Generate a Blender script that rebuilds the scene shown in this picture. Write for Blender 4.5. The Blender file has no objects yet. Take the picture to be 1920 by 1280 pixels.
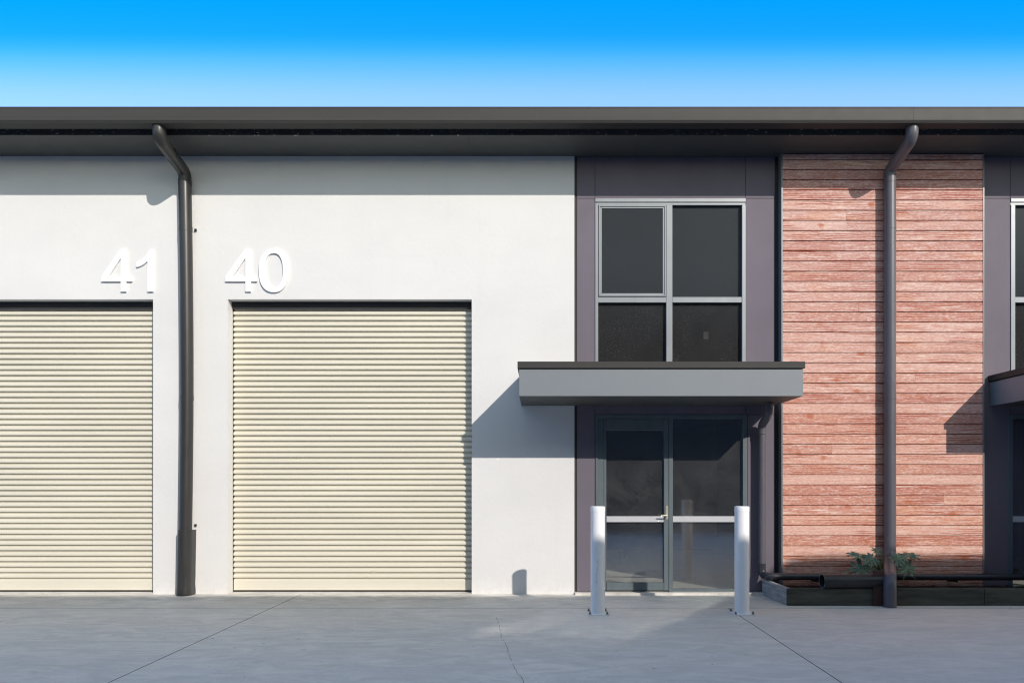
import bpy, bmesh, math, random
from mathutils import Vector, Matrix
random.seed(7)
S = bpy.context.scene
COL = S.collection
R = math.radians

# ------------------------------------------------------------------ camera
D = 9.2                 # camera to facade plane (Y = 0); Y grows into the building
EYE = 1.45
F = 140.7 * D           # focal length in photo pixels
VPX, VPY = 1012.0, 909.0
cam = bpy.data.cameras.new('camera'); camo = bpy.data.objects.new('camera', cam); COL.objects.link(camo)
camo.location = (0, -D, EYE); camo.rotation_euler = (R(90), 0, 0)
cam.sensor_width = 36; cam.lens = F / 1920 * 36
cam.shift_x = (960 - VPX) / 1920; cam.shift_y = (VPY - 640) / 1920
cam.clip_end = 2000; cam.clip_start = 0.05
S.camera = camo
# ------------------------------------------------------------------ sun + sky
LX, LY, LZ = -0.66, 1.0, -0.661          # direction in which sunlight travels
sd = bpy.data.lights.new('sun', 'SUN'); so = bpy.data.objects.new('sun', sd); COL.objects.link(so)
so.rotation_euler = Vector((LX, LY, LZ)).to_track_quat('-Z', 'Y').to_euler()
so.location = (20, -30, 25)
sd.energy = 2.4; sd.angle = R(0.53); sd.color = (1.0, 0.915, 0.83)
SUN_EL = math.atan2(-LZ, math.hypot(LX, LY)); SUN_ROT = math.atan2(-LX, -LY)
SKY_GAIN = (1.5, 1.6, 1.75)
W = bpy.data.worlds.new('World'); S.world = W; W.use_nodes = True
wn, wl = W.node_tree.nodes, W.node_tree.links
wn.clear()
out = wn.new('ShaderNodeOutputWorld'); bg = wn.new('ShaderNodeBackground'); bg.inputs[1].default_value = 0.15
sky = wn.new('ShaderNodeTexSky'); sky.sky_type = 'NISHITA'; sky.sun_disc = False
sky.sun_elevation = SUN_EL; sky.sun_rotation = SUN_ROT; sky.air_density = 1.0; sky.dust_density = 0.0; sky.ozone_density = 2.0
# clear deep blue away from the sun, a pale haze sheet low over the roof line, plain sky towards the sun
def wmath(op, a, b=None, c=None):
    t = wn.new('ShaderNodeMath'); t.operation = op
    for q, v in zip(t.inputs, (a, b, c)):
        if v is None: continue
        if isinstance(v, (int, float)): q.default_value = v
        else: wl.new(v, q)
    return t.outputs[0]
def wrange(v, a, b, smooth=True):
    t = wn.new('ShaderNodeMapRange'); t.inputs[1].default_value = a; t.inputs[2].default_value = b
    if smooth: t.interpolation_type = 'SMOOTHSTEP'
    wl.new(v, t.inputs[0]); return t.outputs[0]
def wmix(f, a, b, mode='MIX'):
    t = wn.new('ShaderNodeMix'); t.data_type = 'RGBA'; t.blend_type = mode; t.clamp_result = False
    for q, v in ((t.inputs[0], f), (t.inputs[6], a), (t.inputs[7], b)):
        if isinstance(v, (int, float)): q.default_value = v
        elif isinstance(v, tuple): q.default_value = (*v, 1)
        else: wl.new(v, q)
    return t.outputs[2]
tc = wn.new('ShaderNodeTexCoord'); sp = wn.new('ShaderNodeSeparateXYZ'); wl.new(tc.outputs['Generated'], sp.inputs[0])
slope = wmath('DIVIDE', sp.outputs['Z'], wmath('ADD', wmath('ABSOLUTE', sp.outputs['Y']), 0.02))   # haze sheet runs parallel to the eaves
cr = wn.new('ShaderNodeValToRGB'); cr.color_ramp.interpolation = 'B_SPLINE'
wl.new(wrange(slope, 0.50, 0.74, False), cr.inputs[0])
SKY_LOW, SKY_MID, SKY_HIGH = (0.90, 0.97, 1.0), (0.17, 0.78, 1.0), (0.0, 0.585, 1.0)
els = cr.color_ramp.elements
els[0].position = 0.21; els[0].color = (*SKY_LOW, 1); els[1].position = 0.57; els[1].color = (*SKY_HIGH, 1)
e_ = els.new(0.42); e_.color = (*SKY_MID, 1)
band = wmix(1.0, cr.outputs[0], SKY_GAIN, 'MULTIPLY')
dt = wn.new('ShaderNodeVectorMath'); dt.operation = 'DOT_PRODUCT'; wl.new(tc.outputs['Generated'], dt.inputs[0])
dt.inputs[1].default_value = Vector((-LX, -LY, -LZ)).normalized()
tint = wmix(wrange(dt.outputs['Value'], 0.02, 0.45), band, (2.05, 1.38, 0.86))
sunward = wrange(dt.outputs['Value'], 0.02, 0.45)
flat = wmix(0.65, sky.outputs[0], (1.0, 1.6, 2.85))      # evens out the azimuth away from the sun
wl.new(wmix(1.0, wmix(sunward, flat, sky.outputs[0]), tint, 'MULTIPLY'), bg.inputs[0]); wl.new(bg.outputs[0], out.inputs[0])
vs = S.view_settings
vs.view_transform = 'Standard'; vs.look = 'None'; vs.exposure = 0.72; vs.gamma = 1; vs.use_curve_mapping = False
cy = S.cycles
cy.use_denoising = True; cy.max_bounces = 10; cy.diffuse_bounces = 5; cy.glossy_bounces = 4
cy.transparent_max_bounces = 12; cy.caustics_reflective = True; cy.caustics_refractive = False
cy.sample_clamp_indirect = 250; cy.blur_glossy = 0.0; cy.filter_width = 1.15

# ------------------------------------------------------------------ helpers
def sc(y=0.0): return F / (D + y)                 # photo pixels per metre at depth y
def PX(px, y=0.0): return (px - VPX) / sc(y)
def PZ(py, y=0.0): return EYE + (VPY - py) / sc(y)

class MB:
    def __init__(self): self.v = []; self.f = []; self.m = []
    def add(self, vs, fs, mi=0):
        b = len(self.v); self.v += [tuple(p) for p in vs]
        for f in fs: self.f.append([b + i for i in f]); self.m.append(mi)
        return self
    def box(self, x0, x1, y0, y1, z0, z1, mi=0):
        v = [(x0,y0,z0),(x1,y0,z0),(x1,y1,z0),(x0,y1,z0),(x0,y0,z1),(x1,y0,z1),(x1,y1,z1),(x0,y1,z1)]
        return self.add(v, [(0,3,2,1),(4,5,6,7),(0,1,5,4),(1,2,6,5),(2,3,7,6),(3,0,4,7)], mi)
    def extrude_x(self, prof, x0, x1, mi=0):      # prof: (y, z) polygon
        n = len(prof); v = [(x0,y,z) for y,z in prof] + [(x1,y,z) for y,z in prof]
        fs = [(i, (i+1)%n, n+(i+1)%n, n+i) for i in range(n)] + [tuple(range(n-1,-1,-1)), tuple(range(n,2*n))]
        return self.add(v, fs, mi)
    def prism(self, poly, y0, y1, mi=0):          # poly: (x, z) outline
        n = len(poly); v = [(x,y0,z) for x,z in poly] + [(x,y1,z) for x,z in poly]
        fs = [(i, (i+1)%n, n+(i+1)%n, n+i) for i in range(n)] + [tuple(range(n-1,-1,-1)), tuple(range(n,2*n))]
        return self.add(v, fs, mi)
    def tube(self, pts, r, seg=20, cap=True, mi=0):
        pts = [Vector(p) for p in pts]; n = len(pts)
        rs = r if isinstance(r, (list, tuple)) else [r]*n
        t0 = (pts[1]-pts[0]).normalized()
        nrm = t0.orthogonal().normalized(); rings = []
        for i, p in enumerate(pts):
            a = (pts[i]-pts[i-1]).normalized() if i > 0 else t0
            b = (pts[i+1]-pts[i]).normalized() if i < n-1 else a
            t = (a+b).normalized()
            nrm = (nrm - t*nrm.dot(t)).normalized(); bi = t.cross(nrm)
            k = 1/max(0.5, t.dot(a))
            # widen in the bend plane so that mitred bends keep the radius
            bend = (b-a); bend = bend.normalized() if bend.length > 1e-5 else None
            ring = []
            for j in range(seg):
                an = 2*math.pi*j/seg
                o = nrm*math.cos(an)+bi*math.sin(an)
                if bend is not None: o = o + bend*(o.dot(bend))*(k-1)
                ring.append(p+o*rs[i])
            rings.append(ring)
        v = [q for rg in rings for q in rg]; fs = []
        for i in range(n-1):
            for j in range(seg):
                fs.append((i*seg+j, i*seg+(j+1)%seg, (i+1)*seg+(j+1)%seg, (i+1)*seg+j))
        if cap: fs += [tuple(range(seg-1,-1,-1)), tuple(range((n-1)*seg, n*seg))]
        return self.add(v, fs, mi)
    def mesh(self, name, mats, bevel=0, smooth=False, segs=1):
        me = bpy.data.meshes.new(name); me.from_pydata(self.v, [], self.f)
        for m in (mats if isinstance(mats, (list, tuple)) else [mats]): me.materials.append(m)
        for p, mi in zip(me.polygons, self.m): p.material_index = mi
        bm = bmesh.new(); bm.from_mesh(me)
        bmesh.ops.recalc_face_normals(bm, faces=bm.faces)
        if bevel: bmesh.ops.bevel(bm, geom=bm.edges[:], offset=bevel, segments=segs, affect='EDGES', clamp_overlap=True)
        if smooth:
            for e in bm.edges:
                if len(e.link_faces) == 2 and e.calc_face_angle(0) > R(40): e.smooth = False
            for f in bm.faces: f.smooth = True
        bm.to_mesh(me); bm.free(); me.update()
        return me
    def build(self, name, mats, parent=None, bevel=0, smooth=False, segs=1):
        return link(name, self.mesh(name, mats, bevel, smooth, segs), parent)

def link(name, me, parent=None, loc=None):
    o = bpy.data.objects.new(name, me); COL.objects.link(o)
    if parent is not None: o.parent = parent
    if loc is not None: o.location = loc
    return o
def empty(name, label, cat, group=None, parent=None):
    o = bpy.data.objects.new(name, None); COL.objects.link(o); o.empty_display_size = 0.2
    if parent is not None: o.parent = parent
    if label: tag(o, label, cat, group)
    return o
def tag(o, label=None, cat=None, group=None, kind=None):
    if label: o['label'] = label
    if cat: o['category'] = cat
    if group: o['group'] = group
    if kind: o['kind'] = kind
    return o
def arc(p0, p1, p2, r, n=6):
    """points of a rounded corner at p1"""
    p0, p1, p2 = Vector(p0), Vector(p1), Vector(p2)
    a = (p0-p1).normalized(); b = (p2-p1).normalized()
    A = p1+a*r; B = p1+b*r
    return [tuple((1-t)**2*A + 2*t*(1-t)*p1 + t*t*B) for t in [i/n for i in range(n+1)]]

# ------------------------------------------------------------------ materials
def new_mat(name):
    m = bpy.data.materials.new(name); m.use_nodes = True
    n, l = m.node_tree.nodes, m.node_tree.links
    return m, n, l, n['Principled BSDF']
def pos_scaled(n, l, s):
    g = n.new('ShaderNodeNewGeometry'); v = n.new('ShaderNodeVectorMath'); v.operation = 'MULTIPLY'
    v.inputs[1].default_value = s; l.new(g.outputs['Position'], v.inputs[0]); return v.outputs[0]
def noise(n, l, vec, scale=1, detail=4, rough=0.55, dist=0):
    t = n.new('ShaderNodeTexNoise'); t.inputs['Scale'].default_value = scale; t.inputs['Detail'].default_value = detail
    t.inputs['Roughness'].default_value = rough; t.inputs['Distortion'].default_value = dist
    l.new(vec, t.inputs['Vector']); return t.outputs['Fac']
def mrange(n, l, v, a, b, c=0.0, d=1.0):
    t = n.new('ShaderNodeMapRange'); t.inputs[1].default_value = a; t.inputs[2].default_value = b
    t.inputs[3].default_value = c; t.inputs[4].default_value = d; l.new(v, t.inputs[0]); return t.outputs[0]
def mixc(n, l, fac, a, b, mode='MIX'):
    t = n.new('ShaderNodeMix'); t.data_type = 'RGBA'; t.blend_type = mode
    for sock, v in ((t.inputs[0], fac), (t.inputs[6], a), (t.inputs[7], b)):
        if isinstance(v, (int, float)): sock.default_value = v
        elif isinstance(v, tuple): sock.default_value = (*v, 1) if len(v) == 3 else v
        else: l.new(v, sock)
    return t.outputs[2]
def math_(n, l, op, a, b=None):
    t = n.new('ShaderNodeMath'); t.operation = op
    for s_, v in zip(t.inputs, (a, b)):
        if v is None: continue
        if isinstance(v, (int, float)): s_.default_value = v
        else: l.new(v, s_)
    return t.outputs[0]
def bump(n, l, p, h, strength=0.3, dist=0.01):
    b = n.new('ShaderNodeBump'); b.inputs['Strength'].default_value = strength; b.inputs['Distance'].default_value = dist
    l.new(h, b.inputs['Height']); l.new(b.outputs[0], p.inputs['Normal'])
def paint(name, base, rough=0.5, var=0.08, scale=(2, 2, 2), metal=0.0, bmp=0.0, bscale=40, spec=0.5, chips=None, streak=0.0, rvar=0.04):
    m, n, l, p = new_mat(name)
    f = noise(n, l, pos_scaled(n, l, scale), 1, 5, 0.6)
    lo = tuple(c*(1-var) for c in base); hi = tuple(min(1, c*(1+var)) for c in base)
    c = mixc(n, l, mrange(n, l, f, 0.3, 0.7), lo, hi)
    if streak:
        sf = noise(n, l, pos_scaled(n, l, (9, 9, 0.5)), 1, 4, 0.6)
        c = mixc(n, l, mrange(n, l, sf, 0.55, 0.8, 0, streak), c, tuple(x*0.6 for x in base))
    if chips:
        cf = noise(n, l, pos_scaled(n, l, chips[1]), 1, 3, 0.6)
        c = mixc(n, l, mrange(n, l, cf, chips[2], chips[2]+0.02), c, chips[0])
    l.new(c, p.inputs['Base Color'])
    rf = noise(n, l, pos_scaled(n, l, (5, 5, 5)), 1, 3)
    l.new(mrange(n, l, rf, 0.3, 0.7, max(0.02, rough-rvar), min(1, rough+rvar)), p.inputs['Roughness'])
    p.inputs['Metallic'].default_value = metal; p.inputs['Specular IOR Level'].default_value = spec
    if bmp: bump(n, l, p, noise(n, l, pos_scaled(n, l, (bscale,)*3), 1, 5, 0.6), bmp, 0.004)
    return m

def white_wall():
    m, n, l, p = new_mat('white_render')
    big = noise(n, l, pos_scaled(n, l, (0.7, 1, 1.1)), 1, 4, 0.6)
    mid = noise(n, l, pos_scaled(n, l, (5, 5, 3)), 1, 6, 0.65)
    c = mixc(n, l, mrange(n, l, big, 0.35, 0.65), (0.68, 0.68, 0.675), (0.72, 0.72, 0.71))
    c = mixc(n, l, mrange(n, l, mid, 0.52, 0.8, 0, 0.16), c, (0.66, 0.66, 0.64))
    # rain streaks and splash dirt low down
    st = noise(n, l, pos_scaled(n, l, (7, 7, 0.35)), 1, 5, 0.6)
    c = mixc(n, l, mrange(n, l, st, 0.58, 0.8, 0, 0.10), c, (0.55, 0.55, 0.53))
    g = n.new('ShaderNodeNewGeometry'); s_ = n.new('ShaderNodeSeparateXYZ'); l.new(g.outputs['Position'], s_.inputs[0])
    low = mrange(n, l, s_.outputs['Z'], 0.35, 0.0)
    dn = noise(n, l, pos_scaled(n, l, (14, 14, 9)), 1, 5, 0.7)
    c = mixc(n, l, math_(n, l, 'MULTIPLY', low, mrange(n, l, dn, 0.42, 0.7, 0, 0.35)), c, (0.5, 0.48, 0.44))
    l.new(c, p.inputs['Base Color']); p.inputs['Roughness'].default_value = 0.85; p.inputs['Specular IOR Level'].default_value = 0.25
    h = noise(n, l, pos_scaled(n, l, (18, 18, 18)), 1, 8, 0.6)
    bump(n, l, p, h, 0.35, 0.006)
    return m
def concrete():
    m, n, l, p = new_mat('concrete')
    oi = n.new('ShaderNodeObjectInfo')
    big = noise(n, l, pos_scaled(n, l, (0.45, 0.9, 1)), 1, 5, 0.6, 0.6)
    swirl = noise(n, l, pos_scaled(n, l, (2.2, 5.5, 1)), 1, 7, 0.68, 1.2)
    fine = noise(n, l, pos_scaled(n, l, (26, 60, 1)), 1, 5, 0.7)
    c = mixc(n, l, mrange(n, l, big, 0.3, 0.7), (0.70, 0.665, 0.605), (0.80, 0.76, 0.69))
    c = mixc(n, l, mrange(n, l, swirl, 0.40, 0.68, 0, 0.6), c, (0.56, 0.535, 0.49))
    c = mixc(n, l, mrange(n, l, swirl, 0.52, 0.30, 0, 0.55), c, (0.83, 0.79, 0.72))
    c = mixc(n, l, mrange(n, l, fine, 0.5, 0.75, 0, 0.3), c, (0.30, 0.30, 0.30))
    sp_ = noise(n, l, pos_scaled(n, l, (16, 16, 1)), 1, 2, 0.5)
    c = mixc(n, l, mrange(n, l, sp_, 0.735, 0.76, 0, 0.8), c, (0.10, 0.10, 0.10))
    c = mixc(n, l, mrange(n, l, oi.outputs['Random'], 0, 1, 0, 0.12), c, (0.36, 0.36, 0.37))
    # grime beside the building
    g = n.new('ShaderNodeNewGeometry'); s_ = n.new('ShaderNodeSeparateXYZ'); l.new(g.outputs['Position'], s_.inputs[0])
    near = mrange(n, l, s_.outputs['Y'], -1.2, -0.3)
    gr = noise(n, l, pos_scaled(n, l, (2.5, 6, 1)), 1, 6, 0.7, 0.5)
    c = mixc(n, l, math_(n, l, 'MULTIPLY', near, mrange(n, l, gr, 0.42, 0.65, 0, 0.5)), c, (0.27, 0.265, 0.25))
    l.new(c, p.inputs['Base Color'])
    l.new(mrange(n, l, swirl, 0.3, 0.7, 0.55, 0.85), p.inputs['Roughness']); p.inputs['Specular IOR Level'].default_value = 0.35
    bump(n, l, p, noise(n, l, pos_scaled(n, l, (55, 90, 1)), 1, 6, 0.7), 0.18, 0.004)
    return m
def cedar():
    m, n, l, p = new_mat('stained_cedar')
    g = n.new('ShaderNodeNewGeometry'); s_ = n.new('ShaderNodeSeparateXYZ'); l.new(g.outputs['Position'], s_.inputs[0])
    oi = n.new('ShaderNodeObjectInfo')
    off = n.new('ShaderNodeCombineXYZ')
    l.new(math_(n, l, 'MULTIPLY', oi.outputs['Random'], 37.0), off.inputs[0]); l.new(math_(n, l, 'MULTIPLY', oi.outputs['Random'], 11.0), off.inputs[1])
    def co(sx, sz):
        v = n.new('ShaderNodeVectorMath'); v.operation = 'ADD'; l.new(g.outputs['Position'], v.inputs[0]); l.new(off.outputs[0], v.inputs[1])
        w = n.new('ShaderNodeVectorMath'); w.operation = 'MULTIPLY'; l.new(v.outputs[0], w.inputs[0]); w.inputs[1].default_value = (sx, 1, sz)
        return w.outputs[0]
    zf = mrange(n, l, s_.outputs['Z'], 5.2, 0.8)
    base = mixc(n, l, zf, (0.52, 0.30, 0.265), (0.64, 0.315, 0.22))
    tone = mrange(n, l, oi.outputs['Random'], 0, 1)
    base = mixc(n, l, mrange(n, l, tone, 0.45, 1.0, 0, 0.6), base, (0.42, 0.15, 0.115))
    base = mixc(n, l, mrange(n, l, tone, 0.45, 0.0, 0, 0.5), base, (0.70, 0.47, 0.41))
    large = noise(n, l, co(1.6, 5), 1, 3, 0.5)
    base = mixc(n, l, mrange(n, l, large, 0.52, 0.75, 0, 0.5), base, (0.64, 0.30, 0.17))
    # long streaks, weathered pale and dark red
    st = noise(n, l, co(3.2, 52), 1, 5, 0.65)
    base = mixc(n, l, mrange(n, l, st, 0.55, 0.72, 0, 0.55), base, (0.36, 0.11, 0.075))
    base = mixc(n, l, mrange(n, l, st, 0.47, 0.30, 0, 0.9), base, (0.80, 0.65, 0.58))
    # rough-sawn flecks
    fl = noise(n, l, co(20, 78), 1, 5, 0.8)
    base = mixc(n, l, mrange(n, l, fl, 0.50, 0.68, 0, 0.75), base, (0.84, 0.69, 0.62))
    base = mixc(n, l, mrange(n, l, fl, 0.47, 0.32, 0, 0.5), base, (0.36, 0.115, 0.08))
    # cathedral grain
    wv = n.new('ShaderNodeTexWave'); wv.wave_type = 'BANDS'; wv.bands_direction = 'Z'
    wv.inputs['Scale'].default_value = 1; wv.inputs['Distortion'].default_value = 5.5; wv.inputs['Detail'].default_value = 3; wv.inputs['Detail Scale'].default_value = 1.4
    l.new(co(1.5, 11), wv.inputs['Vector'])
    msk = mrange(n, l, noise(n, l, co(0.9, 7.3), 1, 2, 0.5), 0.52, 0.60)
    gr = math_(n, l, 'MULTIPLY', mrange(n, l, wv.outputs['Fac'], 0.62, 0.95), msk)
    base = mixc(n, l, math_(n, l, 'MULTIPLY', gr, 0.9), base, (0.34, 0.085, 0.05))
    # knots
    vo = n.new('ShaderNodeTexVoronoi'); vo.inputs['Scale'].default_value = 1; vo.inputs['Randomness'].default_value = 1
    l.new(co(2.1, 3.4), vo.inputs['Vector'])
    kd = math_(n, l, 'ADD', vo.outputs['Distance'], math_(n, l, 'MULTIPLY', fl, 0.05))
    base = mixc(n, l, mrange(n, l, kd, 0.16, 0.09, 0, 0.75), base, (0.45, 0.13, 0.06))
    l.new(base, p.inputs['Base Color']); p.inputs['Roughness'].default_value = 0.85; p.inputs['Specular IOR Level'].default_value = 0.2
    h = math_(n, l, 'ADD', fl, math_(n, l, 'MULTIPLY', st, 0.8))
    bump(n, l, p, h, 0.55, 0.004)
    return m
def glass(name, tint, dust, speck, gloss=0.06, dustcol=(0.5, 0.55, 0.6), rough=0.2, blotch=0.15):
    """tinted pane with a film of dust on it"""
    m = bpy.data.materials.new(name); m.use_nodes = True
    n, l = m.node_tree.nodes, m.node_tree.links; n.clear()
    o = n.new('ShaderNodeOutputMaterial'); tr = n.new('ShaderNodeBsdfTransparent'); tr.inputs[0].default_value = (*tint, 1)
    gl = n.new('ShaderNodeBsdfGlossy'); gl.inputs['Roughness'].default_value = rough; gl.inputs[0].default_value = (0.95, 0.97, 1, 1)
    mx = n.new('ShaderNodeMixShader'); mx.inputs[0].default_value = gloss
    l.new(tr.outputs[0], mx.inputs[1]); l.new(gl.outputs[0], mx.inputs[2])
    df = n.new('ShaderNodeBsdfDiffuse'); df.inputs[0].default_value = (*dustcol, 1)
    big = noise(n, l, pos_scaled(n, l, (2.5, 1, 2)), 1, 5, 0.6, 0.8)
    film = mrange(n, l, big, 0.3, 0.7, dust*(1-blotch), dust*(1+blotch))
    sk = noise(n, l, pos_scaled(n, l, (62, 1, 62)), 1, 3, 0.6)
    g = n.new('ShaderNodeNewGeometry'); s_ = n.new('ShaderNodeSeparateXYZ'); l.new(g.outputs['Position'], s_.inputs[0])
    low = mrange(n, l, s_.outputs['Z'], 1.2, 0.2, 0.35, 1.0)
    patch = mrange(n, l, noise(n, l, pos_scaled(n, l, (1.6, 1, 1.8)), 1, 3), 0.35, 0.62, 0.25, 1)
    spf = math_(n, l, 'MULTIPLY', mrange(n, l, sk, 0.55, 0.68, 0, speck), math_(n, l, 'MULTIPLY', low, patch))
    m2 = n.new('ShaderNodeMixShader'); l.new(math_(n, l, 'ADD', film, spf), m2.inputs[0])
    l.new(mx.outputs[0], m2.inputs[1]); l.new(df.outputs[0], m2.inputs[2]); l.new(m2.outputs[0], o.inputs[0])
    return m

M = {}
M['wall'] = white_wall()
M['concrete'] = concrete()
M['cedar'] = cedar()
M['asphalt'] = paint('joint_dirt', (0.03, 0.03, 0.029), 0.95, 0.2, (3, 3, 3))
M['charcoal'] = paint('charcoal_steel', (0.042, 0.0405, 0.039), 0.6, 0.08, (0.6, 3, 6), spec=0.3, rvar=0.02)
M['soffit'] = paint('soffit_sheet', (0.075, 0.078, 0.075), 0.55, 0.10, (0.8, 2, 2))
M['chipped'] = paint('chipped_trim', (0.055, 0.055, 0.055), 0.5, 0.1, (2, 2, 2), chips=((0.6, 0.6, 0.58), (16, 16, 60), 0.64))
M['canopy'] = paint('canopy_grey', (0.20, 0.225, 0.245), 0.45, 0.05, (0.5, 1, 1))
M['purple'] = paint('purple_grey_panel', (0.150, 0.132, 0.163), 0.65, 0.07, (2, 2, 1.2), bmp=0.05, bscale=60, spec=0.25)
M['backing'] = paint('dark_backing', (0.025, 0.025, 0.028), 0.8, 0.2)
M['frame'] = paint('grey_aluminium', (0.26, 0.28, 0.298), 0.38, 0.06, (6, 6, 1), metal=0.2)
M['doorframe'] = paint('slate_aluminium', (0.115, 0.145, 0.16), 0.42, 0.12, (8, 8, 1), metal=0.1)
M['midrail'] = paint('silver_strip', (0.50, 0.51, 0.53), 0.4, 0.05)
M['slat'] = paint('cream_steel', (0.665, 0.635, 0.535), 0.5, 0.05, (0.5, 1, 3), spec=0.4)
M['digit'] = paint('white_acrylic', (0.92, 0.92, 0.92), 0.5, 0.01)
M['bollard'] = paint('white_powdercoat', (0.84, 0.845, 0.85), 0.35, 0.03, (6, 6, 2))
M['bolt'] = paint('galvanised_bolt', (0.16, 0.155, 0.15), 0.5, 0.3, (60, 60, 60), metal=0.5)
M['pipe_dark'] = paint('charcoal_pipe', (0.030, 0.030, 0.030), 0.36, 0.12, (4, 4, 1.5))
M['pipe_purple'] = paint('grey_pipe', (0.10, 0.096, 0.112), 0.38, 0.08, (4, 4, 1.5), chips=((0.7, 0.7, 0.7), (60, 60, 22), 0.725))
M['pipe_black'] = paint('black_plastic_pipe', (0.022, 0.023, 0.025), 0.45, 0.3, (5, 5, 5), chips=((0.3, 0.3, 0.28), (45, 45, 45), 0.74))
M['pipe_wall'] = paint('black_drain_pipe', (0.035, 0.036, 0.042), 0.28, 0.2, (3, 5, 5))
M['sleeper'] = paint('weathered_sleeper', (0.36, 0.35, 0.33), 0.85, 0.45, (3, 3, 22), bmp=0.4, bscale=30)
M['sleeper_dark'] = paint('dark_sleeper', (0.060, 0.060, 0.048), 0.85, 0.5, (2, 3, 14), bmp=0.4, bscale=30)
M['post'] = paint('pipe_shadow_brown', (0.060, 0.028, 0.022), 0.8, 0.35, (22, 22, 3), bmp=0.3)  # brown of the downpipe's shadow strip, put into the colour
M['soil'] = paint('garden_soil', (0.035, 0.03, 0.026), 0.95, 0.5, (25, 25, 25), bmp=1.0, bscale=30)
M['leaf'] = paint('leaf_green', (0.21, 0.29, 0.20), 0.36, 0.3, (14, 14, 14))
M['vein'] = paint('leaf_vein', (0.28, 0.32, 0.17), 0.5, 0.15)
M['stem'] = paint('plant_stem', (0.13, 0.14, 0.06), 0.6, 0.2)
M['brass'] = paint('satin_metal', (0.62, 0.60, 0.46), 0.3, 0.05, metal=0.6)
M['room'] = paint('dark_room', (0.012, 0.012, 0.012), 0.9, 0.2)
M['floor_in'] = paint('interior_floor', (0.56, 0.55, 0.50), 0.8, 0.1)
M['glass_up'] = glass('upper_glass', (0.10, 0.11, 0.12), 0.044, 0.0, 0.012, (0.62, 0.72, 0.82), blotch=0.06)
M['glass_low'] = glass('speckled_glass', (0.10, 0.10, 0.11), 0.030, 0.16, 0.012, (0.72, 0.74, 0.78), blotch=0.15)
M['glass_door'] = glass('door_glass', (0.95, 0.96, 0.95), 0.018, 0.30, 0.18, (0.74, 0.75, 0.76), rough=0.075, blotch=0.5)
M['scuff'] = paint('black_scuff', (0.03, 0.03, 0.04), 0.8, 0.2)
M['joint'] = paint('crack_dirt', (0.08, 0.08, 0.078), 0.9, 0.3, (20, 20, 20))

# ------------------------------------------------------------------ ground
g = MB(); g.add([(-400,-400,-0.03),(400,-400,-0.03),(400,400,-0.03),(-400,400,-0.03)], [(0,1,2,3)])
ground = g.build('ground', M['asphalt']); tag(ground, kind='structure')
JY = -(D - F*EYE/(1139.5-VPY))                # joint parallel to the wall
def slab(x0, x1, y0, y1, z=0.0):
    o = MB().box(x0+0.003, x1-0.003, y0+0.003, y1-0.003, -0.028, z).build('slab', [M['concrete'], M['asphalt']], ground, bevel=0.0015)
    for p in o.data.polygons: p.material_index = 0 if p.normal.z > 0.9 else 1      # dirt packed into the joints
    return o
xs = [-26, -19.34, -13.95, -8.56, -3.17, 2.22, 7.61, 13.0, 18.4, 26]
for a, b in zip([-26,-13.95,-8.56,-3.17,7.61,18.4], [-13.95,-8.56,-3.17,7.61,18.4,26]): slab(a, b, JY, 0.25)
for ya, yb in ((-6.2, JY), (-10.95, -6.2)):
    for a, b in zip(xs[:-1], xs[1:]): slab(a, b, ya, yb)
# a crack wandering across the slab
pts = []
rc = random.Random(3)
ctrl = [(931,1157),(936,1172),(940,1195),(950,1210),(957,1235),(966,1255),(980,1272),(984,1284)]
for (x0, y0), (x1, y1) in zip(ctrl[:-1], ctrl[1:]):
    for k in range(7):
        t = k/7; px = x0+(x1-x0)*t+rc.uniform(-1.6,1.6); py = y0+(y1-y0)*t
        s_ = (py-VPY)/EYE; pts.append(((px-VPX)/s_, F/s_-D))
cm = MB()
for i in range(len(pts)-1):
    if rc.random() < 0.22: continue
    w0, w1 = rc.uniform(0.0008,0.0028), rc.uniform(0.0008,0.0028)
    (xa, ya), (xb, yb) = pts[i], pts[i+1]
    cm.add([(xa-w0,ya,0.0012),(xa+w0,ya,0.0012),(xb+w1,yb,0.0012),(xb-w1,yb,0.0012)], [(0,1,2,3)])
cm.build('crack', M['joint'], ground)

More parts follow.
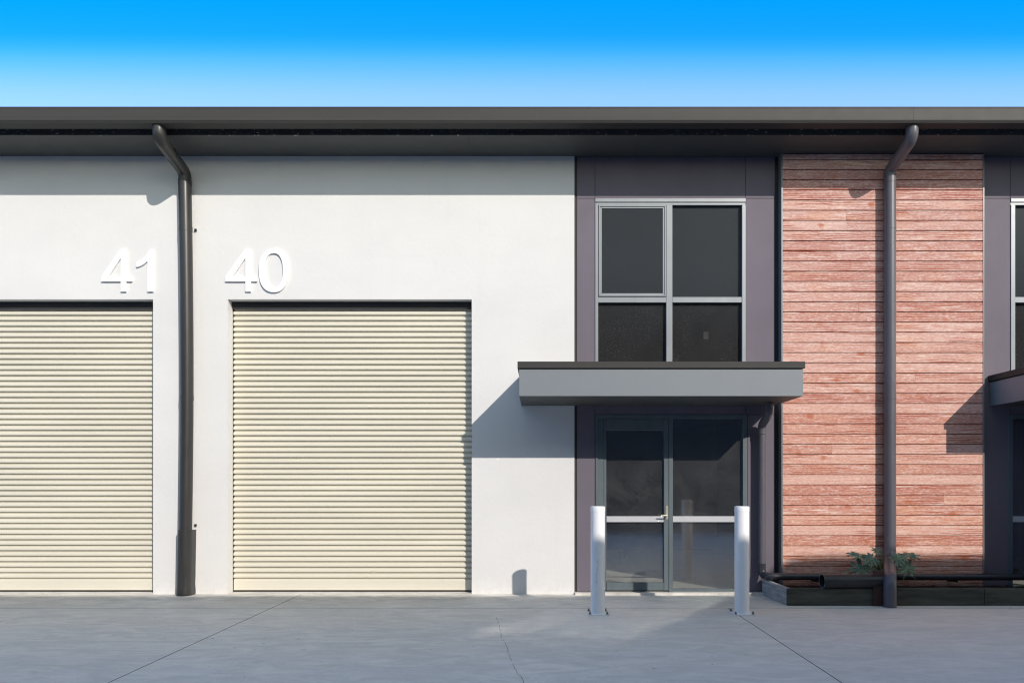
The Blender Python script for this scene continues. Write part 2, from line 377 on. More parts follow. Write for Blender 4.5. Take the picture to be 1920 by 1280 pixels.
# ------------------------------------------------------------------ the warehouse
wh = empty('warehouse', 'long two-storey warehouse with white walls, cream roller doors and red timber cladding', 'building')
ZS = 5.828                                   # soffit level
def wall_open(mb, x0, x1, z0, z1, ops, y0, y1):
    """wall slab with rectangular openings (xa, xb, za, zb)"""
    X = sorted({x0, x1, *[o[0] for o in ops], *[o[1] for o in ops]}); Z = sorted({z0, z1, *[o[2] for o in ops], *[o[3] for o in ops]})
    def hole(a, b, c, d):
        mx_, mz = (a+b)/2, (c+d)/2
        return any(o[0] < mx_ < o[1] and o[2] < mz < o[3] for o in ops)
    for a, b in zip(X[:-1], X[1:]):
        for c, d in zip(Z[:-1], Z[1:]):
            if hole(a, b, c, d): continue
            mb.add([(a,y0,c),(b,y0,c),(b,y0,d),(a,y0,d)], [(0,1,2,3)]); mb.add([(a,y1,c),(b,y1,c),(b,y1,d),(a,y1,d)], [(3,2,1,0)])
    for (a, b, c, d) in list(ops):
        mb.add([(a,y0,c),(a,y1,c),(a,y1,d),(a,y0,d)], [(0,1,2,3)]); mb.add([(b,y0,c),(b,y1,c),(b,y1,d),(b,y0,d)], [(3,2,1,0)])
        mb.add([(a,y0,d),(b,y0,d),(b,y1,d),(a,y1,d)], [(3,2,1,0)])
        if c > z0 + 1e-4: mb.add([(a,y0,c),(b,y0,c),(b,y1,c),(a,y1,c)], [(0,1,2,3)])
    mb.add([(x0,y0,z0),(x0,y1,z0),(x0,y1,z1),(x0,y0,z1)], [(3,2,1,0)]); mb.add([(x1,y0,z0),(x1,y1,z0),(x1,y1,z1),(x1,y0,z1)], [(0,1,2,3)])
    mb.add([(x0,y0,z1),(x1,y0,z1),(x1,y1,z1),(x0,y1,z1)], [(0,1,2,3)])
RX0, RX1 = PX(427), PX(884.5)
LX1 = PX(287); LX0 = LX1 - (RX1-RX0)
RZ = PZ(561)
XW = PX(1077)                                # right end of the white wall
wm = MB(); wall_open(wm, -14, XW, -0.02, ZS, [(RX0,RX1,-0.02,RZ),(LX0,LX1,-0.02,RZ)], 0.0, 0.30)
w_ = wm.mesh('wall', M['wall']); bm = bmesh.new(); bm.from_mesh(w_); bmesh.ops.remove_doubles(bm, verts=bm.verts, dist=1e-5)
bmesh.ops.recalc_face_normals(bm, faces=bm.faces); bm.to_mesh(w_); bm.free()
wo = link('wall', w_, wh); tag(wo, 'white rendered wall')

# ---- roller doors
PITCH = 0.0741
slat_prof = [(0.014,0.0),(0.010,0.001),(0.010,0.0235),(-0.017,0.0245),(-0.0205,0.028),(-0.0205,0.052),(-0.0180,0.059),(-0.007,0.0678),(0.006,0.0730),(0.010,PITCH),(0.014,PITCH)]
YD = 0.166
slat_me = MB().extrude_x(slat_prof, -(RX1-RX0)/2+0.012, (RX1-RX0)/2-0.012).mesh('slat', M['slat'], smooth=True)
def roller(x0, x1, label):
    d = empty('roller_door', None, None, parent=wh); d['label'] = label
    bz = 0.030; bot = 0.175
    bb = MB().extrude_x([(0.012,bz),(-0.012,bz),(-0.014,bz+0.012),(-0.009,bz+0.022),(-0.010,bot-0.012),(-0.004,bot),(0.012,bot)], x0+0.012, x1-0.012)
    b_ = bb.build('bottom_rail', M['slat'], d)
    MB().box(x0+0.014, x1-0.014, YD-0.002, YD+0.008, 0.006, 0.0295).build('rubber_seal', M['backing'], d)
    b_.location = (0, YD, 0)
    n_ = int((RZ+0.10-bot)/PITCH)
    for k in range(n_):
        link('slat', slat_me, d, ((x0+x1)/2, YD, bot + k*PITCH))
    for xa, xb in ((x0+0.0005, x0+0.010), (x1-0.010, x1-0.0005)):
        MB().box(xa, xb, YD-0.012, YD+0.03, 0.002, RZ-0.001).build('guide_rail', M['charcoal'], d)
    MB().box(x0+0.012, x1-0.012, YD-0.045, YD-0.021, RZ-0.098, RZ-0.001).build('lintel_shade', M['backing'], d)  # dark strip that paints the lintel's shade over the top slats
    MB().box(x0-0.2, x1+0.2, YD+0.14, YD+0.16, -0.02, RZ+0.3).build('backing', M['backing'], d)
    MB().box(x0+0.002, x1-0.002, 0.002, YD+0.10, -0.019, 0.006).build('sill', M['concrete'], d, bevel=0.002)
    return d
roller(RX0, RX1, 'cream roller door below the number 40')
roller(LX0, LX1, 'cream roller door below the number 41')

# ---- purple-grey entrance bays
YP = 0.012
bk = MB()
W1 = (PX(1115.5,0.02), PX(1398,0.02), PZ(715), PZ(372.5,0.02))
D1 = (PX(1116,0.02), PX(1401,0.02), 0.028, PZ(777,0.02))
W2 = (PX(1893.5,0.02), PX(1893.5,0.02)+2.0, W1[2], W1[3])
D2 = (PX(1893.5,0.02), PX(1893.5,0.02)+2.0, D1[2], D1[3])
wall_open(bk, XW+0.002, 9.2, -0.02, ZS, [W1, (D1[0], D1[1], -0.02, D1[3]), W2, (D2[0], D2[1], -0.02, D2[3])], YP+0.018, 0.30)
bo = bk.build('backing_wall', M['backing'], wh)
def panel(x0, x1, z0, z1, g_=0.003):
    return MB().box(x0+g_, x1-g_, YP, YP+0.017, z0+g_, z1-g_).build('facade_panel', M['purple'], wh, bevel=0.0015)
pl0 = PX(1081.5, YP)
panel(pl0, W1[0], 0.03, W1[3]+0.0); panel(pl0, W1[0], W1[3], ZS)
panel(W1[0], W1[1], W1[3], ZS); panel(W1[0], W1[1], D1[3], W1[2])
pr1 = PX(1453, YP)
panel(max(W1[1], D1[1]), pr1, 0.03, D1[3]); panel(W1[1], pr1, D1[3], W1[3]); panel(W1[1], pr1, W1[3], ZS)
p20 = PX(1845.5, YP)
panel(p20, W2[0], 0.03, W2[3]); panel(p20, W2[0], W2[3], ZS); panel(W2[0], W2[1], W2[3], ZS); panel(W2[0], W2[1], D2[3], W2[2])
panel(W2[1], 9.15, 0.03, W2[3]); panel(W2[1], 9.15, W2[3], ZS)
MB().box(XW+0.004, pl0-0.002, YP+0.004, YP+0.0175, 0.02, ZS-0.002).build('corner_trim', M['charcoal'], wh)
MB().box(XW+0.004, pr1, -0.10, 0.28, -0.01, 0.0275).build('door_step', M['concrete'], wh, bevel=0.004)

def window(op, label, mirror=False):
    x0, x1, z0, z1 = op
    w = empty('window', None, None, parent=wh); w['label'] = label
    px = lambda p: (x0 + (p-1115.5)/140.4) if not mirror else (x1 - (p-1115.5)/140.4)
    zt = z1-0.088; ztr0, ztr1 = PZ(567.5,0.02), PZ(557,0.02)
    fr = MB(); fy0, fy1 = 0.0, 0.095
    ja, jb = 0.042, 0.052
    if mirror: ja, jb = 0.06, 0.06
    fr.box(x0+.002, x1-.002, fy0, fy1, z1-0.052, z1-.002)                 # head
    fr.box(x0+.002, x1-.002, fy0+0.014, fy1, z1-0.088, z1-0.0525)
    fr.box(x0+.002, x0+ja, fy0, fy1, z0+.002, z1-0.0885); fr.box(x1-jb, x1-.002, fy0, fy1, z0+.002, z1-0.0885)
    ma, mb_ = sorted((px(1249), px(1260.5)))
    fr.box(ma, mb_, fy0+0.006, fy1, z0+.002, z1-0.089)
    fr.box(x0+ja, ma, fy0+0.009, fy1, ztr0, ztr1); fr.box(mb_, x1-jb, fy0+0.009, fy1, ztr0, ztr1)
    fr.build('frame', M['frame'], w, bevel=0.003)
    gy = 0.062
    if not mirror: sx0, sx1, fx0, fx1 = x0+ja, ma, mb_, x1-jb
    else: sx0, sx1, fx0, fx1 = mb_, x1-jb, x0+ja, ma
    sash = MB(); e = 0.042; a, b, c, d = sx0+.006, sx1-.006, ztr1+.006, zt-.006
    for q0, q1, yy in ((0, 0.019, -0.006), (0.0195, e, 0.006)):
        sash.box(a+q0, b-q0, yy, 0.05, d-q1, d-q0); sash.box(a+q0, b-q0, yy, 0.05, c+q0, c+q1)
        sash.box(a+q0, a+q1, yy, 0.05, c+q1+.0003, d-q1-.0003); sash.box(b-q1, b-q0, yy, 0.05, c+q1+.0003, d-q1-.0003)
    sash.build('sash', M['frame'], w, bevel=0.002)
    MB().box(a+e-.004, b-e+.004, 0.018, 0.022, c+e-.004, d-e+.004).build('pane', M['glass_up'], w)
    MB().box(fx0-.004, fx1+.004, gy, gy+.004, ztr1-.004, zt+.004).build('pane', M['glass_up'], w)
    MB().box(x0+ja-.004, ma+.004, gy, gy+.004, z0+.01, ztr0+.004).build('pane', M['glass_low'], w)
    MB().box(mb_-.004, x1-jb+.004, gy, gy+.004, z0+.01, ztr0+.004).build('pane', M['glass_low'], w)
    if not mirror:      # small paper sticker on the lower pane
        cx0, cz0 = PX(1323.5,gy), PZ(629,gy)
        sk = MB().box(cx0-0.034, cx0+0.034, gy-0.003, gy-0.001, cz0-0.05, cz0+0.05)
        sk.build('sticker', M['backing'], w)
    return w
window(W1, 'grey framed four-pane window above the entrance canopy')
window(W2, 'grey framed window beside the timber cladding, above the second canopy', True)

def glazed_door(op, label, mirror=False):
    x0, x1, z0, z1 = op
    d = empty('glazed_door', None, None, parent=wh); d['label'] = label
    fx = lambda p: (x0 + (p-1116)/140.4) if not mirror else (x1 - (p-1116)/140.4)
    def bx(mb, pa, pb, ya, yb, za, zb):
        a, b = sorted((fx(pa), fx(pb))); mb.box(a, b, ya, yb, za, zb)
    fy0, fy1 = 0.004, 0.10
    fr = MB()
    bx(fr, 1116.4, 1121, fy0, fy1, z0, z1-.002); bx(fr, 1121.2, 1132, fy0+0.02, fy1, z0, z1-0.05)
    bx(fr, 1392.5, 1400.6, fy0, fy1, z0, z1-.002)
    bx(fr, 1121.2, 1392.3, fy0, fy1, z1-0.05, z1-.002)
    bx(fr, 1254, 1261.5, fy0+0.004, fy1, z0, z1-0.0505)
    bx(fr, 1261.7, 1392.3, fy0+0.02, fy1, z0, z0+0.035)
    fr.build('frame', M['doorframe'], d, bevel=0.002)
    lf = MB(); zb = PZ(1106.5); 
    bx(lf, 1245, 1253.4, 0.012, 0.075, zb, z1-0.056); bx(lf, 1132.4, 1137, 0.030, 0.075, zb, z1-0.056)
    bx(lf, 1137.2, 1244.8, 0.020, 0.07, zb, PZ(1092)); bx(lf, 1137.2, 1244.8, 0.020, 0.07, PZ(806), z1-0.056)
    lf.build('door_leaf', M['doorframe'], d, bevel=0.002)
    m_ = MB(); bx(m_, 1137.2, 1244.8, 0.022, 0.06, PZ(978.5), PZ(967.5)); m_.build('mid_rail', M['midrail'], d, bevel=0.002)
    m_ = MB(); bx(m_, 1261.7, 1392.3, 0.022, 0.06, PZ(978.5), PZ(967.5)); m_.build('mid_rail', M['midrail'], d, bevel=0.002)
    for pa, pb, za, zb_ in ((1136.6,1245.4,PZ(1092.5),PZ(978)),(1136.6,1245.4,PZ(968),PZ(805.5)),(1261.3,1392.7,z0+.03,PZ(978)),(1261.3,1392.7,PZ(968),z1-0.049)):
        q = MB(); bx(q, pa, pb, 0.048, 0.053, za, zb_); q.build('pane', M['glass_door'], d)
    # lever handle on its back plate
    h = MB(); bx(h, 1247.6, 1252.4, 0.004, 0.0115, PZ(973), PZ(947.5)); 
    xa, xb = fx(1250), fx(1237.5); zc = PZ(966)
    h.tube([(xa,0.0039,zc),(xa,-0.03,zc),*arc((xa,-0.03,zc),(xa,-0.052,zc),(xb,-0.052,zc),0.012,4)[1:],(xb,-0.052,zc+0.004)], 0.009, 12)
    h.build('handle', M['brass'], d, smooth=True)
    return d
glazed_door(D1, 'grey framed glazed entrance door under the wide canopy behind the bollards')
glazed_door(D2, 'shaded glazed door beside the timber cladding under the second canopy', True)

# ---- dark rooms behind the glass
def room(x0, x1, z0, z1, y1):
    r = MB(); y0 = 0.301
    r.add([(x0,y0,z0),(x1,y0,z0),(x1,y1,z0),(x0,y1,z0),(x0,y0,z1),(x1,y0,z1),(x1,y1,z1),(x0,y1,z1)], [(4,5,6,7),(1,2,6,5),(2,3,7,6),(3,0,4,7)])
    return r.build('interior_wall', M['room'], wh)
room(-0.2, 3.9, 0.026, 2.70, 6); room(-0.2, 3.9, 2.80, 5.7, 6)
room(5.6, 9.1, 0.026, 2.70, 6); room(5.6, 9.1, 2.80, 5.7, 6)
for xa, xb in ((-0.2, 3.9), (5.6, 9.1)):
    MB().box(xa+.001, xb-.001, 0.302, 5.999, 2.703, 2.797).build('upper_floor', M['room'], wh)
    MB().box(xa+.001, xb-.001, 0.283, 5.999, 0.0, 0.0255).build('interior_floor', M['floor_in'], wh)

# ---- timber cladding
cl = empty('timber_cladding', None, None, parent=wh); cl['label'] = 'red-stained rough-sawn timber boards between the two entrances'
YC = -0.085
CX0, CX1 = PX(1468, YC), PX(1842.5, YC)
BP = 19.05/sc(YC)                             # board pitch
z = PZ(375.0, YC); top = z
while top + BP < ZS: top += BP
rb = random.Random(11)
def board(x0, x1, za, zb):
    zb = min(zb, ZS-0.003)
    pr = [(-0.062, za+0.0052),(YC, za+0.0052),(YC+0.001, zb-0.010),(YC+0.011, zb-0.004),(-0.062, zb-0.0005)]
    return MB().extrude_x(pr, x0, x1).build('weatherboard', M['cedar'], cl)
zt = top + BP; k = 0
while zt > 0.02:
    za = max(zt-BP, 0.01)
    cut = {6: 1587, 7: 1588, 15: 1610, 22: 1716, 29: 1560, 34: 1770}.get(k)
    if za < ZS-0.02:
        if cut:
            xc = PX(cut, YC); board(CX0, xc-0.0012, za, zt); board(xc+0.0012, CX1, za, zt)
        else: board(CX0, CX1, za, zt)
    zt -= BP; k += 1
MB().box(CX0-0.006, CX1+0.006, -0.0615, 0.0295, 0.0, ZS-0.002).build('batten_frame', M['backing'], cl)
MB().box(CX0-0.020, CX0-0.0065, YC-0.006, 0.029, 0.004, ZS-0.002).build('edge_trim', M['frame'], cl)
MB().box(CX1+0.0065, CX1+0.018, YC-0.006, 0.029, 0.004, ZS-0.002).build('edge_trim', M['frame'], cl)

# ---- eaves: soffit, trim, gutter, roof
sj = [-14, -9.3, -5.0, -0.9, PX(1195,-0.3), 5.2, 9.2]
for a, b in zip(sj[:-1], sj[1:]):
    MB().box(a+.0015, b-.0015, -0.545, 0.31, ZS+0.002, ZS+0.010).build('soffit_panel', M['soffit'], wh)
MB().box(-14, 9.2, -0.562, -0.546, ZS-0.004, ZS+0.17).build('eave_trim', M['chipped'], wh, bevel=0.002)
MB().box(-14, 9.2, -0.669, -0.5625, ZS+0.12, ZS+0.168).build('fascia_board', M['backing'], wh)
gp = [(-0.82,5.862),(-0.826,5.866),(-0.828,5.876),(-0.826,5.886),(-0.820,5.890),(-0.820,6.018),(-0.824,6.022),(-0.824,6.036),(-0.816,6.040),(-0.812,6.034),(-0.812,5.858),(-0.678,5.858),(-0.678,6.02),(-0.670,6.02),(-0.670,5.846),(-0.812,5.846)]
gx = PX(1713,-0.82)
for a, b in ((-14, -2.1), (-2.0985, gx-0.0008), (gx+0.0008, 9.2)):
    MB().extrude_x(gp, a, b).build('gutter', M['charcoal'], wh)
rf = MB(); rf.extrude_x([(-0.70,6.000),(14,6.77),(14,6.79),(-0.70,6.022)], -14, 9.2)
rf.build('roof', M['charcoal'], wh)
MB().box(-14, 9.2, 13.7, 14, -0.02, 6.75).build('rear_wall', M['wall'], wh)
MB().box(-14.0, -13.75, 0.31, 13.69, -0.02, 6.0).build('side_wall', M['wall'], wh)
MB().box(8.95, 9.2, 6.1, 13.69, -0.02, 6.0).build('side_wall', M['wall'], wh)

# ---- downpipes
def downpipe(x, yc, r, mat, label, lean, tail):
    p = empty('downpipe', None, None, parent=wh); p['label'] = label
    y0 = -0.712
    A, B, C, E = (x,y0,5.86), (x,y0,5.705), (x+lean(5.55),yc,5.565), (x+lean(5.2),yc,5.25)
    top_ = [A] + arc(A,B,C,0.10,7) + arc(B,C,E,0.075,7) + [(x+lean(5.45),yc,5.46)]
    MB().tube(top_, r*0.98, 28).build('elbow', mat, p, smooth=True)
    zs = [5.459 - i*(5.459-tail[-1][2])/12 for i in range(13)] if len(tail) == 1 else None
    if zs: pts_ = [(x+lean(zz),yc,zz) for zz in zs]
    else: pts_ = [(x+lean(5.459),yc,5.459),(x+lean(4),yc,4.0),(x+lean(2),yc,2.0)] + tail
    MB().tube(pts_, r, 32).build('pipe', mat, p, smooth=True)
    for zz in (5.43, 4.82, 2.6):
        MB().tube([(x+lean(zz),yc,zz-0.035),(x+lean(zz),yc,zz+0.035)], r*1.035, 32).build('collar', mat, p, smooth=True)
    return p
lx = PX(346.5, -0.10)
leanl = lambda z: 0.028*math.sin(math.pi*min(1, max(0, (5.5-z)/5.2)))
dp = downpipe(lx, -0.100, 0.080, M['pipe_dark'], 'charcoal downpipe on the white wall between 41 and 40', leanl, [(0,0,0.015)])
# dented steel guard at its foot
gd = MB(); seg = 20; rings = []
zz_ = [0.008, 0.05, 0.14, 0.24, 0.34, 0.48, 0.66, 0.86]
rg = random.Random(5)
for i, zz in enumerate(zz_):
    row = []
    for j in range(seg+1):
        an = math.pi + math.pi*j/seg           # front half
        rr = 0.0935 + (0.006 if i < 2 else 0)
        if 0.03 < zz < 0.40 and 6 <= j <= 15: rr -= 0.016*math.exp(-((zz-0.2)/0.1)**2)*math.exp(-((j-11)/2.6)**2)
        row.append((lx+leanl(zz)-0.004*(i<3)+rr*math.cos(an), -0.100+rr*math.sin(an), zz))
    rings.append([(row[0][0], -0.003, zz)] + row + [(row[-1][0], -0.003, zz)])
n_ = len(rings[0]); v = [q for r_ in rings for q in r_]
gd.add(v, [(i*n_+j, i*n_+j+1, (i+1)*n_+j+1, (i+1)*n_+j) for i in range(len(rings)-1) for j in range(n_-1)] + [tuple((len(rings)-1)*n_+j for j in range(n_))])
gd.build('pipe_guard', M['pipe_dark'], dp, smooth=True)
for zz, sx in ((4.84, 1), (0.92, 1), (2.75, -1)):
    bx_ = lx+leanl(zz)+sx*0.09
    MB().box(bx_-0.012, bx_+0.012, -0.030, -0.003, zz-0.013, zz+0.013).build('bracket', M['pipe_dark'], dp, bevel=0.001)
rx = PX(1668.5, -0.173)
fxx = rx*(D-0.99)/(D-0.173)
t1, t2 = (rx,-0.173,0.50), (fxx,-0.99,0.33)
tail = [(rx,-0.173,0.9)] + arc((rx,-0.173,0.9), t1, t2, 0.12, 6) + arc(t1, t2, (fxx,-0.99,0.1), 0.12, 6) + [(fxx,-0.99,0.15),(fxx,-0.99,0.004)]
dp2 = downpipe(rx, -0.173, 0.0735, M['pipe_purple'], 'purple-grey downpipe on the timber cladding', lambda z: 0.0, tail)
for zz in (4.6, 2.9, 1.4):
    MB().box(rx-0.02, rx+0.02, -0.108, YC-0.001, zz-0.016, zz+0.016).build('bracket', M['pipe_purple'], dp2)

# small pipe that drains the canopy, then runs along the garden bed
cpx = PX(1428.5, -0.085)
sp_ = empty('canopy_drain', None, None, parent=wh); sp_['label'] = 'thin grey drain pipe below the canopy, turning along the garden bed'
a0, a1, a2, a3 = (cpx,-0.36,2.50), (cpx,-0.36,2.36), (cpx,-0.085,2.24), (cpx,-0.085,1.9)
b1, b2, b3 = (cpx,-0.085,0.27), (cpx+0.04,-0.25,0.265), (8.8,-0.25,0.262)
MB().tube([a0]+arc(a0,a1,a2,0.07,5)+arc(a1,a2,a3,0.07,5)+[(cpx,-0.085,2.12)], 0.054, 20).build('elbow', M['pipe_purple'], sp_, smooth=True)
MB().tube([(cpx,-0.085,2.119),(cpx,-0.085,0.40)], 0.047, 24).build('pipe', M['pipe_purple'], sp_, smooth=True)
MB().tube([(cpx,-0.085,0.42)]+arc((cpx,-0.085,0.42),b1,b2,0.07,6)+arc(b1,b2,b3,0.06,6)+[(cpx+0.16,-0.25,0.265)], 0.050, 20).build('bend', M['pipe_wall'], sp_, smooth=True)
MB().tube([(cpx+0.15,-0.25,0.265),(4.4,-0.25,0.263),(8.8,-0.25,0.262)], 0.045, 24).build('pipe', M['pipe_wall'], sp_, smooth=True)
for xx in (3.6, 4.35, 5.4, 6.6, 7.8):
    MB().box(xx-0.015, xx+0.015, -0.26, 0.02 if xx > 5.9 else -0.0625, 0.19, 0.217).build('pipe_clip', M['backing'], sp_)

# ---- entrance canopies
CY_ = -1.044
def canopy(x0, x1, label):
    c = empty('canopy', None, None, parent=wh); c['label'] = label
    z0, z1, z2 = 2.502, 2.815, 2.906
    t = 0.004
    f_ = MB()
    f_.box(x0, x1, CY_, CY_+t, z0, z1); f_.box(x0, x0+t, CY_+t+.0002, 0.006, z0, z1); f_.box(x1-t, x1, CY_+t+.0002, 0.006, z0, z1)
    f_.build('fascia', M['canopy'], c)
    MB().box(x0+t+.001, x1-t-.001, CY_+t+.001, 0.01, z0+0.003, z0+0.012).build('soffit_panel', M['soffit'], c)
    MB().box(x0+0.02, x1-0.02, CY_+0.02, 0.008, z1-0.02, z1+0.020).build('deck', M['backing'], c)
    e = 0.020
    MB().box(x0-e, x1+e, CY_-e, 0.008, z1+0.012, z2).build('cap', M['charcoal'], c, bevel=0.004)
    return c
canopy(PX(973.5,CY_), PX(1505.8,CY_), 'grey flat entrance canopy with charcoal cap spanning past the timber edge')
canopy(6.00, 9.35, 'shaded end of the second entrance canopy against the timber cladding')
# added screen past the right edge of the view, shading the second entrance
MB().box(6.60, 6.68, -1.036, 0.008, 0.0, 2.499).build('added_shade_screen', M['purple'], wh)

# ------------------------------------------------------------------ unit numbers
def four(x, w, z0, h):
    X = lambda u: x+u*w; Z = lambda u: z0+u*h
    st0, st1 = 0.635, 0.805; b0, b1 = 0.240, 0.350
    outer = [(0,b0),(st0,b0),(st0,0),(st1,0),(st1,b0),(1,b0),(1,b1),(st1,b1),(st1,1),(0.61,1),(0,b1+0.01)]
    inner = [(0.215,b1),(st0,b1),(st0,0.80)]
    return [[(X(a),Z(b)) for a,b in outer], [(X(a),Z(b)) for a,b in inner]]
def glyph(name, outer, inner, parent, depth=0.024):
    """extruded digit with an optional counter"""
    bm = bmesh.new()
    def loop(pts, y): return [bm.verts.new((a,y,b)) for a,b in pts]
    y0, y1 = -depth-0.004, -0.004
    faces = []
    edges0 = []; L = []
    for pts in ([outer, inner] if inner else [outer]):
        f0, f1 = loop(pts, y0), loop(pts, y1); n = len(pts); L.append((f0, f1))
        for i in range(n): bm.faces.new((f0[i], f0[(i+1)%n], f1[(i+1)%n], f1[i]))
    for side in (0, 1):
        es = []
        for q in L:
            vs_ = q[side]
            for i in range(len(vs_)):
                es.append(bm.edges.get((vs_[i], vs_[(i+1)%len(vs_)])))
        bmesh.ops.triangle_fill(bm, edges=es, use_beauty=True, use_dissolve=False)
    bmesh.ops.recalc_face_normals(bm, faces=bm.faces)
    me = bpy.data.meshes.new(name); bm.to_mesh(me); bm.free(); me.materials.append(M['digit'])
    return link(name, me, parent)
yd = -0.03
zb_, zt_ = PZ(546.3, yd), PZ(467.3, yd); H = zt_-zb_
n41 = empty('number_sign', 'white raised number 41, its last digit a slim one with a flag', 'number sign', 'unit numbers on the white wall')
o_, i_ = four(PX(189.5,yd), (PX(247,yd)-PX(189.5,yd)), zb_, H); glyph('digit', o_, i_, n41)
xa, xs0, xb = PX(254.8,yd), PX(276.2,yd), PX(286.4,yd)
one = [(xs0,zb_),(xb,zb_),(xb,zt_),(PX(279.5,yd),zt_)]
one += [(PX(a,yd),PZ(b,yd)) for a,b in ((277,473),(272,480),(264.5,486.5),(255,491.5),(255,500.5),(262,498.5),(269.5,494.5),(276.2,489.0))]
glyph('digit', one, None, n41)
n40 = empty('number_sign', 'white raised number 40, its last digit a round oval zero', 'number sign', 'unit numbers on the white wall')
o_, i_ = four(PX(422.3,yd), (PX(481.5,yd)-PX(422.3,yd)), zb_, H); glyph('digit', o_, i_, n40)
cx_, cz_ = PX(512.8,yd), (zb_+zt_)/2; ra, rb_ = PX(540.4,yd)-cx_, H/2+0.008
def sup(a, b, e, n=56):
    out_ = []
    for k in range(n):
        t = 2*math.pi*k/n; c, s_ = math.cos(t), math.sin(t)
        out_.append((cx_+a*math.copysign(abs(c)**e, c), cz_+b*math.copysign(abs(s_)**e, s_)))
    return out_
glyph('digit', sup(ra, rb_, 0.86), sup(ra-0.072, rb_-0.057, 0.84), n40)

# ------------------------------------------------------------------ bollards
def bollard(px, label, scuffs):
    y = -1.405; x = PX(px, y)
    b = empty('bollard', label, 'bollard', 'white bollards in front of the glazed door')
    b.location = (0,0,0)
    MB().box(x-0.120, x+0.120, y-0.120, y+0.120, 0.001, 0.013).build('base_plate', M['bollard'], b, bevel=0.002)
    MB().tube([(x,y,0.0132),(x,y,1.152)], 0.081, 40).build('post', M['bollard'], b, smooth=True)
    MB().tube([(x,y,1.1535),(x,y,1.20),(x,y,1.209),(x,y,1.213)], [0.0825,0.0825,0.079,0.066], 40).build('cap', M['bollard'], b, smooth=True)
    for sx in (-1, 1):
        for sy in (-1, 1):
            bo_ = MB(); X_, Y_ = x+sx*0.096, y+sy*0.096
            bo_.tube([(X_,Y_,0.0132),(X_,Y_,0.017)], 0.017, 14); bo_.tube([(X_,Y_,0.0172),(X_,Y_,0.030)], 0.0125, 6)
            bo_.tube([(X_,Y_,0.0302),(X_,Y_,0.043)], 0.007, 10)
            bo_.build('anchor_bolt', M['bolt'], b)
    if scuffs:
        sm = MB(); rs_ = random.Random(2)
        for k in range(13):
            zz = 0.62 - k*0.021; an = R(-97) + 0.09*math.sin(k*0.5) - k*0.012 + rs_.uniform(-.03,.03); h_ = rs_.uniform(0.003,0.007); w_2 = rs_.uniform(0.02,0.05)
            rr = 0.0816; q = []
            for aa, z2 in ((an-w_2,zz-h_),(an+w_2,zz-h_*0.3),(an+w_2,zz+h_),(an-w_2,zz+h_*0.2)):
                q.append((x+rr*math.cos(aa), y+rr*math.sin(aa), z2))
            sm.add(q, [(0,1,2,3)])
        sm.build('scuff_mark', M['scuff'], b)
    return b
bollard(1121, 'white steel bollard with black scuffs, beside the white wall end of the door', True)
bollard(1391, 'clean white steel bollard on the door side nearer the timber planter', False)

# ------------------------------------------------------------------ garden bed
YF = -(D - F*EYE/(1135.0-VPY))
pb = empty('garden_bed', 'low timber-edged garden bed below the red cladding', 'garden bed')
PXL = 2.985; HB = 0.205
MB().add([(PXL,YF+0.052,0.002),(PXL+0.05,YF+0.052,0.002),(2.955+0.05,-0.02,0.002),(2.955,-0.02,0.002),
          (PXL,YF+0.052,HB),(PXL+0.05,YF+0.052,HB),(2.955+0.05,-0.02,HB),(2.955,-0.02,HB)],
         [(0,3,2,1),(4,5,6,7),(0,1,5,4),(1,2,6,5),(2,3,7,6),(3,0,4,7)]).build('board', M['sleeper'], pb, bevel=0.004)
for a, b in ((PXL, 5.35), (5.353, 8.9)):
    MB().box(a, b, YF, YF+0.05, 0.002, HB).build('board', M['sleeper_dark'], pb, bevel=0.004)
so_ = MB(); nx, ny = 70, 10; ra_ = random.Random(9)
vv = []
for j in range(ny+1):
    for i in range(nx+1):
        xx = 3.04 + (8.85-3.04)*i/nx; yy = YF+0.051 + (-0.064-YF-0.051)*j/ny
        vv.append((xx, yy, 0.115+ra_.uniform(-0.018,0.022)))
so_.add(vv, [(j*(nx+1)+i, j*(nx+1)+i+1, (j+1)*(nx+1)+i+1, (j+1)*(nx+1)+i) for j in range(ny) for i in range(nx)])
so_.build('soil', M['soil'], pb, smooth=True)
MB().box(PX(1637.5,YF-0.02), PX(1657.5,YF-0.02), YF-0.030, YF-0.001, 0.002, PZ(1069,YF-0.02)).build('pipe_shadow_board', M['post'], pb, bevel=0.003)  # added board, painted as the downpipe's shadow running down over the bed

# cut length of large black pipe lying in the bed
bp = empty('pipe_offcut', 'open-ended black plastic pipe lying on the garden bed edge', 'pipe')
pa = Vector((PX(1541,-0.87), -0.872, HB+0.0885)); pc = Vector((PX(1652,-0.86), -0.862, HB+0.0875))
ro, ri = 0.087, 0.079
dirp = (pc-pa).normalized()
outer = MB().tube([pa, pa+(pc-pa)*0.5, pc], ro, 32, cap=False); outer.tube([pa, pa+(pc-pa)*0.5, pc], ri, 32, cap=False)
nn = 3*32
fs = [(j, (j+1)%32, nn+(j+1)%32, nn+j) for j in range(32)] + [(64+j, 64+(j+1)%32, nn+64+(j+1)%32, nn+64+j) for j in range(32)]
for f in fs: outer.f.append(list(f)); outer.m.append(1)
outer.build('pipe_wall', [M['pipe_black'], M['frame']], bp, smooth=True)

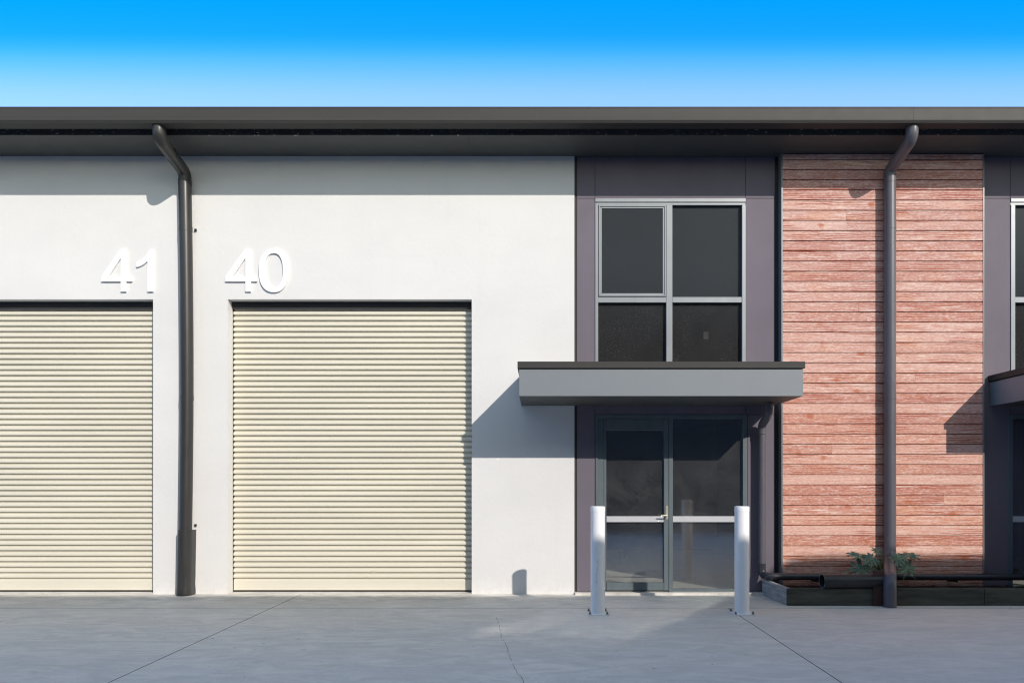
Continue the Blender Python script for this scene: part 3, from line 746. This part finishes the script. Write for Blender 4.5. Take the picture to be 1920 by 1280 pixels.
# ------------------------------------------------------------------ leafy plant in the bed
plant = empty('leafy_plant', 'dark green plant with large lobed leaves behind the grey downpipe', 'plant')
base = Vector((PX(1657,-0.42), -0.42, 0.11))
MB().tube([base, base+Vector((0.01,0.02,0.16)), base+Vector((-0.01,0.03,0.34)), base+Vector((0.0,0.04,0.50))], [0.016,0.014,0.011,0.006], 8).build('stem', M['stem'], plant, smooth=True)
def leaf(px, py, y, size, nrm, up, seed):
    """palmate leaf: nrm = facing, up = direction of the middle lobe"""
    r_ = random.Random(seed); c = Vector((PX(px,y), y, PZ(py,y)))
    n_v = Vector(nrm).normalized(); u = Vector(up); u = (u-n_v*u.dot(n_v)).normalized(); s_v = u.cross(n_v)
    lobes = 9; mb = MB(); pts_ = []
    angs = [R(-150+300*i/(lobes-1)) for i in range(lobes)]
    P = lambda a, rr, dz=0.0: c + (u*math.cos(a)+s_v*math.sin(a))*rr*size + n_v*(dz*size)
    for i, a in enumerate(angs):
        ln = (1.0 - 0.38*(abs(a)/R(150))**1.6)*r_.uniform(0.9,1.08)
        da = R(300/(lobes-1))/2
        if i == 0: pts_.append(P(a-da*0.9, 0.34, 0.0))
        for fa, fr_, dz in ((-0.52,0.62,-0.02),(-0.50,0.74,-0.05),(-0.22,0.84,-0.05),(0,1.0,-0.16),(0.22,0.84,-0.05),(0.50,0.74,-0.05),(0.52,0.62,-0.02)):
            pts_.append(P(a+fa*da*1.2, fr_*ln, dz+r_.uniform(-.02,.02)))
        pts_.append(P(a+da, 0.38 if i < lobes-1 else 0.30, 0.06))
    vs_ = [c] + pts_
    mb.add(vs_, [(0,i,i+1) for i in range(1,len(vs_)-1)])
    for a in angs:
        w = 0.016
        q = [P(a+0.25,0.03,0.012), P(a-0.25,0.03,0.012), P(a-0.008,0.85,-0.045), P(a+0.008,0.85,-0.045)]
        mb.add(q, [(0,1,2,3)], 1)
    lf = mb.build('leaf', [M['leaf'], M['vein']], plant)
    st = base + Vector((0,0.03,r_.uniform(0.15,0.42)))
    mid = (c+st)/2 + Vector((0,0,0.05))
    MB().tube([st, mid, c - n_v*0.004], [0.006,0.005,0.004], 6, True).build('leaf_stalk', M['stem'], lf, smooth=True)
k = 1
for s_, flip in ((1, lambda p: p), (-1, lambda p: 2*1657.5-p)):
    leaf(flip(1613), 1042, -0.45, 0.20, (0.15*s_,-0.30,0.95), (-0.25*s_,0.95,0.35), 10+k)
    leaf(flip(1634), 1046, -0.52, 0.150, (-0.2*s_,-0.75,0.62), (-0.8*s_,-0.2,-0.5), 20+k)
    leaf(flip(1615), 1070 if s_ > 0 else 1066, -0.50, 0.205, (-0.1*s_,-0.85,0.5), (0.0,0.3,1), 30+k)
    leaf(flip(1640), 1063, -0.36, 0.15, (-0.3*s_,-0.6,0.7), (0.6*s_,0.3,0.7), 40+k)
    k += 1
leaf(1588, 1077, -0.44, 0.10, (-0.4,-0.4,0.8), (-0.8,-0.2,0.2), 51)
leaf(1646, 1033, -0.40, 0.10, (0.2,-0.6,0.7), (-0.5,0.2,0.8), 52)

# ------------------------------------------------------------------ the matching warehouse across the forecourt
fw = empty('facing_warehouse', 'dark warehouse facing across the forecourt, its roof shading the concrete', 'building')
YB = -10.1; HT = (-YB-0.18)*0.661
fm = MB(); wall_open(fm, -24, 34, -0.02, HT-0.2, [(-9,-5.7,-0.02,3.9),(-2,1.3,-0.02,3.9),(6,9.3,-0.02,3.9),(14,17.3,-0.02,3.9)], YB-0.82, YB-1.1)
fm.build('wall', M['charcoal'], fw)
for a, b in ((-9,-5.7),(-2,1.3),(6,9.3),(14,17.3)):
    MB().box(a, b, YB-1.0, YB-0.96, 0.0, 3.9).build('roller_door', M['soffit'], fw)
MB().box(-24, 34, YB-0.15, YB, HT-0.19, HT).build('gutter', M['charcoal'], fw)
MB().box(-24, 34, YB-0.819, YB-0.151, HT-0.19, HT-0.18).build('soffit_panel', M['soffit'], fw)
MB().extrude_x([(YB-0.152,HT-0.02),(YB-12,HT+0.5),(YB-12,HT+0.48),(YB-0.152,HT-0.04)], -24, 34).build('roof', M['charcoal'], fw)
xp = PX(1440) - LX*(-YB)
MB().prism([(xp-0.35,HT+0.001),(34,HT+0.001),(34,HT+0.62),(xp+0.75,HT+0.62),(xp+0.25,HT+0.585),(xp,HT+0.40)], YB-0.15, YB-0.06).build('parapet', M['charcoal'], fw)
